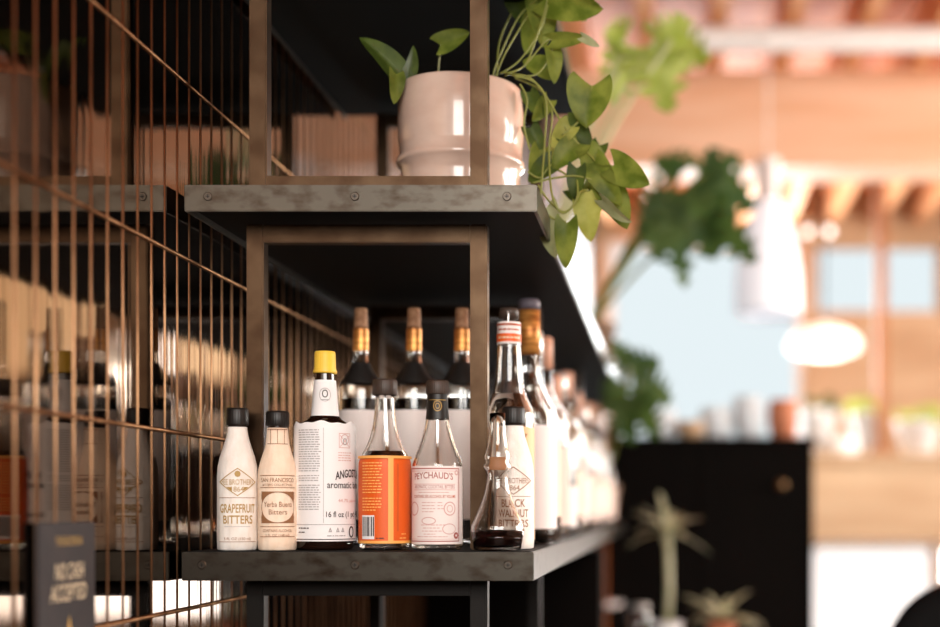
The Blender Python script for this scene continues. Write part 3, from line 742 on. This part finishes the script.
for a in ([(493, 76, 1.63), (498, 60, 1.63), (520, 15, 1.64), (545, -6, 1.63)], [(496, 76, 1.62), (506, 52, 1.62), (530, 10, 1.65), (536, -12, 1.66)], [(500, 74, 1.62), (520, 60, 1.62), (540, 30, 1.62), (548, 5, 1.62)],
          [(497, 76, 1.64), (500, 40, 1.66), (518, 0, 1.68), (524, -12, 1.68)], [(505, 76, 1.60), (524, 66, 1.60), (545, 42, 1.60), (553, 40, 1.60)], [(500, 73, 1.60), (515, 71, 1.59), (528, 60, 1.61), (542, 20, 1.62), (548, -3, 1.62)],
          [(510, 75, 1.60), (535, 75, 1.60), (548, 60, 1.61), (553, 48, 1.61)]): st(a, 0.0011)
for a in ([(512, 74, 1.60), (530, 78, 1.60), (545, 95, 1.60), (560, 120, 1.60), (573, 138, 1.60), (585, 150, 1.60), (600, 165, 1.59), (612, 166, 1.58)],
          [(514, 76, 1.59), (534, 82, 1.60), (546, 100, 1.60), (545, 140, 1.60), (542, 180, 1.59), (541, 205, 1.59), (552, 218, 1.59), (566, 222, 1.58)],
          [(515, 78, 1.60), (540, 90, 1.61), (552, 112, 1.60), (549, 150, 1.60), (552, 195, 1.58), (562, 213, 1.58), (574, 205, 1.58), (580, 192, 1.59), (588, 190, 1.60)],
          [(538, 185, 1.59), (550, 202, 1.59), (565, 212, 1.58), (577, 198, 1.58), (577, 180, 1.59)], [(533, 183, 1.59), (555, 178, 1.59), (575, 176, 1.59), (592, 180, 1.59), (606, 186, 1.60)],
          [(562, 135, 1.60), (575, 125, 1.60), (588, 110, 1.60), (592, 87, 1.60)], [(540, 182, 1.60), (548, 168, 1.60), (556, 162, 1.60)], [(528, 172, 1.60), (540, 178, 1.60), (556, 170, 1.60), (568, 176, 1.60)],
          [(520, 84, 1.59), (527, 100, 1.60), (524, 125, 1.61), (530, 150, 1.61)]): st(a, 0.0013)

# ------------------------------------------------------------------ far plants
def monstera(label, root, pot_r, pot_h, pot_m, leaves, lm, sm, group=None):
    o = thing('monstera_plant', label, 'plant', root)
    MB().lathe([(0, 0), (pot_r*0.75, 0), (pot_r*0.8, 0.004), (pot_r, pot_h*0.85), (pot_r*1.07, pot_h*0.86), (pot_r*1.07, pot_h), (pot_r*0.95, pot_h), (pot_r*0.93, pot_h*0.9), (0, pot_h*0.88)], pot_m, 32).build('pot', o, smooth=True)
    rt = Vector(root)+Vector((0, 0, pot_h*0.88))
    for i, (b_, t_, w, roll) in enumerate(leaves):
        b_ = P(*b_); t_ = P(*t_)
        mid = rt.lerp(b_, 0.55)+Vector((0, 0, 0.04))
        MB().tube([p-Vector(root) for p in smooth_curve([rt, mid, b_])], 0.006, sm, 6).build('stem', o, smooth=True)
        place_leaf(o, b_, t_, w, roll, lm, origin=root, cuts=5, rows=30, cols=5, seed=i+3, fold=0.15)
    return o
d = 2.85
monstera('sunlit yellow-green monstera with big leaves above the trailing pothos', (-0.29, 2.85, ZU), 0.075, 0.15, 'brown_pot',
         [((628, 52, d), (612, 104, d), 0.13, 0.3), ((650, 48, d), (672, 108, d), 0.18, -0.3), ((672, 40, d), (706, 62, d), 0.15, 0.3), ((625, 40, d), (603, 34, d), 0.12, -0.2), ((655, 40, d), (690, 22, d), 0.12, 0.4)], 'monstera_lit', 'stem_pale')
d = 3.5
monstera('dark green monstera with split leaves right of the trailing pothos, below the wood beam', (-0.245, 3.75, ZU), 0.085, 0.17, 'brown_pot',
         [((668, 195, d), (640, 232, d), 0.16, 0.2), ((690, 190, d), (712, 258, d), 0.22, 0.2), ((705, 175, d), (756, 205, d), 0.19, -0.2), ((680, 175, d), (655, 155, d), 0.15, 0.3), ((715, 215, d), (752, 265, d), 0.16, 0.5),
          ((672, 215, d), (690, 285, d), 0.13, -0.5), ((700, 175, d), (742, 158, d), 0.13, 0.3), ((655, 225, d), (662, 262, d), 0.12, 0.2)], 'monstera_leaf', 'vine')
d = 3.3
monstera('dark bushy plant in a brown pot at the far end of the bottles', (-0.215, 4.08, ZL), 0.055, 0.12, 'brown_pot',
         [((632, 370, d), (660, 360, d), 0.13, 0.2), ((640, 385, d), (672, 400, d), 0.14, -0.2), ((625, 400, d), (630, 445, d), 0.13, 0.3), ((622, 385, d), (606, 410, d), 0.11, 0.2), ((640, 400, d), (655, 440, d), 0.12, 0.4), ((628, 365, d), (612, 340, d), 0.09, 0.2)], 'monstera_leaf', 'vine')

# ------------------------------------------------------------------ dark cabinet with plants in front
cx0, cx1, cd = -0.30, 0.497, 4.5
ctop = EYE+(VY-437)*cd/F
cab = thing('dark_cabinet', 'tall black-brown wooden cabinet standing beyond the shelf end', 'cabinet', ((cx0+cx1)/2, cd, 0))
hw = (cx1-cx0)/2
MB().box(-hw, hw, 0.022, 0.5, 0.08, ctop-0.03, 'cabinet_dark').box(-hw+0.02, hw-0.02, 0.05, 0.48, 0.0, 0.08, 'cabinet_dark').build('body', cab)
MB().box(-hw-0.008, hw+0.008, 0.0, 0.51, ctop-0.03, ctop, 'cabinet_dark').build('top', cab, bevel=0.004)
for sx in (-1, 1):
    dr = MB().box(min(0.003*sx, (hw-0.003)*sx), max(0.003*sx, (hw-0.003)*sx), 0.002, 0.021, 0.09, ctop-0.034, 'cabinet_dark').build('door', cab, bevel=0.003)
    if sx < 0: continue
    kx = 0.283
    MB().lathe([(0, 0), (0.008, 0), (0.008, 0.012), (0.018, 0.018), (0.019, 0.026), (0, 0.032)], 'brass', 20).build('knob', dr, smooth=True)
    kn = bpy.data.objects[[o.name for o in dr.children][0]]; kn.rotation_euler = (PI/2, 0, 0); kn.location = (kx, 0.002, EYE+(VY-485)*cd/F)

def jar(name, label, px, d, zb, r, h, m, cat, group=None):
    o = MB().lathe([(0, 0), (r*0.7, 0), (r*0.78, 0.004), (r, h*0.45), (r*0.98, h*0.8), (r*0.85, h*0.92), (r*0.9, h), (r*0.82, h), (r*0.76, h*0.9), (r*0.9, h*0.5), (r*0.68, 0.012), (0, 0.012)], m, 28).build(name, smooth=True)
    o.location = ((px-VX)*d/F, d, zb)
    return tag(o, label, cat, group)
gc = 'pots along the top of the dark cabinet'
mat('frosted_white', lin(235, 238, 240), 0.5, 0, 0.35, 1.2)
jar('white_jar', 'rounded white jar on the dark cabinet top, nearest the shelf', 662, 4.62, ctop, 0.055, 0.10, 'frosted_white', 'jar', gc)
jar('tan_bowl', 'small tan bowl on the dark cabinet top', 690, 4.6, ctop, 0.05, 0.06, 'wood_tan', 'bowl', gc)
jar('white_jar', 'wide white jar in the middle of the dark cabinet top', 716, 4.65, ctop, 0.06, 0.11, 'frosted_white', 'jar', gc)
jar('white_jar', 'tall white jar beside the terracotta pot on the dark cabinet', 748, 4.65, ctop, 0.055, 0.15, 'frosted_white', 'jar', gc)
jar('flower_pot', 'terracotta pot at the right end of the dark cabinet top', 783, 4.66, ctop, 0.055, 0.14, 'terracotta', 'pot', gc)

# stand in front of the cabinet carrying spiky plants
sd = 3.75
stz = EYE+(VY-640)*sd/F
tb = thing('plant_stand', 'low dark plant stand in front of the black cabinet', 'stand', (0.06, sd, 0))
MB().box(-0.20, 0.38, -0.13, 0.16, stz-0.03, stz, 'wood_dark').build('top', tb, bevel=0.003)
for sx in (-0.17, 0.35):
    for sy in (-0.1, 0.13): MB().box(sx-0.02, sx+0.02, sy-0.02, sy+0.02, 0, stz-0.03, 'wood_dark').build('leg', tb)
def spiky(label, px, d, zb, h, leaves, pot_m, gr):
    o = thing('spiky_plant', label, 'plant', ((px-VX)*d/F, d, zb), 0, gr)
    MB().lathe([(0, 0), (0.03, 0), (0.042, 0.055), (0.036, 0.055), (0, 0.05)], pot_m, 24).build('pot', o, smooth=True)
    if h > 0.1: MB().tube([(0, 0, 0.045), (0.004, 0.002, h*0.5), (0, 0, h)], 0.010, 'blade_leaf', 8).build('stem', o, smooth=True)
    rl = random.Random(int(px))
    for i in range(leaves):
        a = 2*PI*i/leaves+rl.uniform(-.2, .2); el = rl.uniform(-0.1, 1.2); Lg = rl.uniform(0.11, 0.19)
        dv = Vector((math.cos(a)*math.cos(el), math.sin(a)*math.cos(el), math.sin(el)))
        base = Vector((0, 0, max(h, 0.05)-0.004)); n = 7; vs = []; sd_ = dv.cross(Vector((0, 0, 1))).normalized()
        for k in range(n):
            t = k/(n-1); p = base+dv*Lg*t+Vector((0, 0, -0.05*t*t)); w = 0.014*(1-t)**0.6*(0.5+t) if t < 1 else 0.0003
            vs += [p-sd_*w+Vector((0, 0, w*0.4)), p, p+sd_*w+Vector((0, 0, w*0.4))]
        fs = []
        for k in range(n-1):
            for q in (0, 1): fs.append((3*k+q, 3*k+q+1, 3*k+q+4, 3*k+q+3))
        MB().add(vs, fs, 'blade_leaf').build('leaf', o, smooth=True)
    return o
gs = 'spiky plants in front of the cabinet'
spiky('pale spiky plant on a tall stem before the black cabinet', 668, 3.72, stz, 0.31, 14, 'white_ceramic', gs)
spiky('low pale spiky plant right of the tall-stemmed one before the black cabinet', 722, 3.68, stz, 0.07, 16, 'terracotta', gs)
b = thing('glass_jar', 'small shiny glass jar at the foot of the tall spiky plant', 'jar', ((640-VX)*3.68/F, 3.68, stz))
MB().lathe([(0, 0), (0.03, 0), (0.034, 0.006), (0.034, 0.07), (0.024, 0.085), (0.024, 0.095), (0.021, 0.095), (0.021, 0.084), (0.031, 0.068), (0.031, 0.008), (0, 0.008)], 'glass', 28).build('body', b, smooth=True)
MB().lathe([(0, 0.093), (0.026, 0.093), (0.026, 0.108), (0, 0.108)], 'silver_cap', 24).build('lid', b, smooth=True)
# orange stool below the far end
os_ = thing('wooden_stand', 'orange-brown wooden post stand with round tray below the far shelf end', 'stand', (P(598, 500, 4.40).x, 4.40, 0))
MB().box(-0.03, 0.03, -0.03, 0.03, 0.03, 1.478, 'wood_orange').build('post', os_, bevel=0.004)
MB().lathe([(0, 0), (0.088, 0), (0.088, 0.03), (0, 0.03)], 'wood_orange', 32).build('foot', os_)
MB().lathe([(0.031, 1.215), (0.075, 1.215), (0.088, 1.23), (0.083, 1.23), (0.031, 1.222)], 'label_pale', 32).build('tray', os_, smooth=True)

# added dark boxes deep under the shelf, blocking the bright room reflection
lc = thing('added_dark_box', 'added black box keeping the space under the far half of the lower shelf dark', 'cabinet', (-0.345, 2.9, 0))
MB().box(-0.125, 0.12, 0.30, 1.1, 0.0, ZL-0.05, 'cabinet_dark').build('body', lc)
MB().box(-0.19, 0.19, 0.0, 0.19, 0.06, ZL-0.05, 'cabinet_dark').build('front', lc)

# ------------------------------------------------------------------ back of the room
pp = MB().tube([(0.05, 5.45, 3.505), (4.42, 5.45, 3.505)], 0.052, 'pipe_white', 20).build('ceiling_pipe', smooth=False)
tag(pp, 'long white pipe running under the ceiling joists before the big beam', 'pipe')
# ledge with pots
lg = thing('wall_counter', 'long tan wooden counter with bright pots on it, at the right rear', 'counter', (2.4, 7.4, 0))
MB().box(-1.65, 2.0, -0.03, 0.45, 1.80, 1.85, 'wood_tan').build('top', lg, bevel=0.006)
MB().box(-1.62, 1.97, 0.0, 0.04, 1.36, 1.80, 'wood_tan').build('front_panel', lg)
for sx in (-1.6, 0.2, 1.9): MB().box(sx-0.04, sx+0.04, 0.2, 0.28, 0, 1.80, 'wood_post').build('leg', lg)
def potplant(label, px, d, zb, r, h, m, n, lm, gr):
    o = thing('potted_plant', label, 'plant', ((px-VX)*d/F, d, zb), 0, gr)
    MB().lathe([(0, 0), (r*0.7, 0), (r, h*0.9), (r*1.05, h*0.9), (r*1.05, h), (r*0.9, h), (0, h*0.85)], m, 28).build('pot', o, smooth=True)
    rl = random.Random(int(px*3)); og = Vector(o.location)
    for i in range(n):
        a = rl.uniform(0, 2*PI); el = rl.uniform(0.1, 1.3); q = rl.uniform(0.05, 0.13)
        bp = og+Vector((0, 0, h*0.9)); mid = bp+Vector((math.cos(a)*math.cos(el), math.sin(a)*math.cos(el), math.sin(el)))*q
        tp = mid+Vector((math.cos(a), math.sin(a), rl.uniform(-0.6, 0.5)))*0.07
        MB().tube([bp-og, mid-og], 0.004, 'vine', 5).build('stem', o)
        place_leaf(o, mid, tp, 0.06, rl.uniform(-1, 1), lm, origin=og, seed=i)
gp = 'pots along the tan counter'
potplant('leafy green plant in a round white pot, leftmost on the tan counter', 818, 7.62, 1.85, 0.115, 0.27, 'white_ceramic', 12, 'monstera_leaf', gp)
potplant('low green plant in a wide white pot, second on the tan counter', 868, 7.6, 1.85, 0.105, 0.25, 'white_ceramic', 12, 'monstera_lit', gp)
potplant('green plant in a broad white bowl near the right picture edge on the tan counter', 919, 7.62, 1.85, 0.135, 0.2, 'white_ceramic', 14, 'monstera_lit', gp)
jar('white_bowl', 'low white bowl before the plants on the tan counter', 845, 7.46, 1.85, 0.08, 0.09, 'white_ceramic', 'bowl', gp)
hp = thing('timber_post', 'slim brown timber post between ceiling and tan counter at right', 'post', (P(881, 200, 7.45).x, 7.45, 1.85))
MB().box(-0.03, 0.03, -0.03, 0.03, 0, 1.71, 'wood_post').build('shaft', hp, bevel=0.004)
MB().box(-0.06, 0.06, -0.06, 0.06, 0, 0.05, 'wood_post').build('foot', hp, bevel=0.004)

# lamps
def pendant(label, px, py, d, r):
    c = P(px, py, d)
    o = thing('pendant_lamp', label, 'lamp', c, 0, 'glowing pendant lamps at the rear')
    MB().lathe([(0.012, 0.10), (0.03, 0.09), (r*0.6, 0.065), (r*0.92, 0.02), (r, -0.03), (r*0.9, -0.06), (r*0.5, -0.085), (0, -0.09)], 'lamp_glow', 40).build('shade', o, smooth=True)
    MB().tube([(0, 0, 0.09), (0, 0, 3.56-c.z)], 0.006, 'dark_iron', 6).build('cord', o)
    l = bpy.data.lights.new('bulb', 'POINT'); l.energy = 9; l.color = (1, 0.9, 0.78); l.shadow_soft_size = 0.12
    lo = bpy.data.objects.new('bulb', l); C.objects.link(lo); lo.parent = o; lo.location = (0, 0, -0.22)
pendant('glowing white saucer pendant lamp hanging above the pots at right', 824, 341, 7.0, 0.20)
pendant('glowing pendant lamp seen in the mirror tiles, right of the picture edge', 670+2.3*F/8.0, 352, 8.0, 0.24)
tw = thing('twin_bulb_fixture', 'pair of small bright round bulbs hanging below the beam', 'lamp', P(818.5, 232, 7.9))
for sx in (-0.066, 0.066):
    u = MB().lathe([(0, -0.024), (0.014, -0.02), (0.024, 0), (0.018, 0.02), (0.009, 0.03), (0, 0.03)], 'bulb_glow', 20).build('bulb', tw, smooth=True); u.location = (sx, 0, 0)
MB().tube([(-0.064, 0, 0.03), (-0.064, 0, 0.05), (0.064, 0, 0.05), (0.064, 0, 0.03)], 0.006, 'dark_iron', 6).tube([(0, 0, 0.05), (0, 0, 3.56-P(0, 232, 7.9).z)], 0.005, 'dark_iron', 6).build('bracket', tw)
# tall white cone shade
c = P(768, 310, 5.4)
co = thing('white_lantern', 'tall white conical fabric lantern hanging right of the dark monstera', 'lantern', c)
MB().lathe([(0.02, 0.47), (0.05, 0.45), (0.10, 0.33), (0.135, 0.15), (0.14, 0.0), (0.13, -0.03), (0.126, 0.0), (0.122, 0.15), (0.09, 0.32), (0.02, 0.44)], 'lantern_glow', 40).build('shade', co, smooth=True)
MB().tube([(0, 0, 0.45), (0, 0, 0.62)], 0.05, 'label_pale', 16).build('cap', co)
MB().tube([(0, 0, 0.60), (0, 0, 3.56-c.z)], 0.004, 'pipe_white', 6).build('cord', co)

# black bar stool at the lower right corner
s0 = Vector((0.63, 2.6, 0))
st_ = thing('bar_stool', 'black high-backed bar stool cut off at the bottom right corner', 'stool', s0)
vs, fs = [], []; n = 40
rings = [(0.0, -0.03), (0.8, -0.03), (0.96, -0.02), (1.0, 0.0), (0.96, 0.02), (0.8, 0.03), (0.0, 0.03)]
for q, dy in rings:
    for i in range(n):
        a = 2*PI*i/n; ca, sa = math.cos(a), math.sin(a)
        X = 0.215*max(q, 1e-4)*math.copysign(abs(ca)**0.8, ca); Z = 0.24*max(q, 1e-4)*math.copysign(abs(sa)**0.8, sa)
        vs.append((X, dy+0.12*(1-(X/0.215)**2)*0.3, 1.165+Z))
for j in range(len(rings)-1):
    for i in range(n): fs.append((j*n+i, j*n+(i+1) % n, (j+1)*n+(i+1) % n, (j+1)*n+i))
MB().add(vs, fs, 'black_vinyl').build('backrest', st_, smooth=True)
MB().lathe([(0, 0.72), (0.19, 0.72), (0.205, 0.735), (0.205, 0.765), (0.19, 0.785), (0, 0.79)], 'black_vinyl', 36, center=(0, -0.20, 0)).build('seat', st_, smooth=True)
for sx in (-0.12, 0.12): MB().tube([(sx, -0.06, 0.74), (sx*1.05, 0.005, 0.86), (sx, 0.02, 1.0)], 0.012, 'dark_iron', 8).build('back_bracket', st_)
for sx in (-1, 1):
    for sy in (-1, 1): MB().tube([(sx*0.13, -0.20+sy*0.13, 0.725), (sx*0.19, -0.20+sy*0.19, 0.0)], 0.014, 'dark_iron', 8).build('leg', st_)
ring = [(0.168*math.cos(2*PI*i/32)*1.35, -0.20+0.168*math.sin(2*PI*i/32)*1.35, 0.28) for i in range(33)]
MB().tube(ring, 0.009, 'dark_iron', 6).build('footrest', st_, smooth=True)
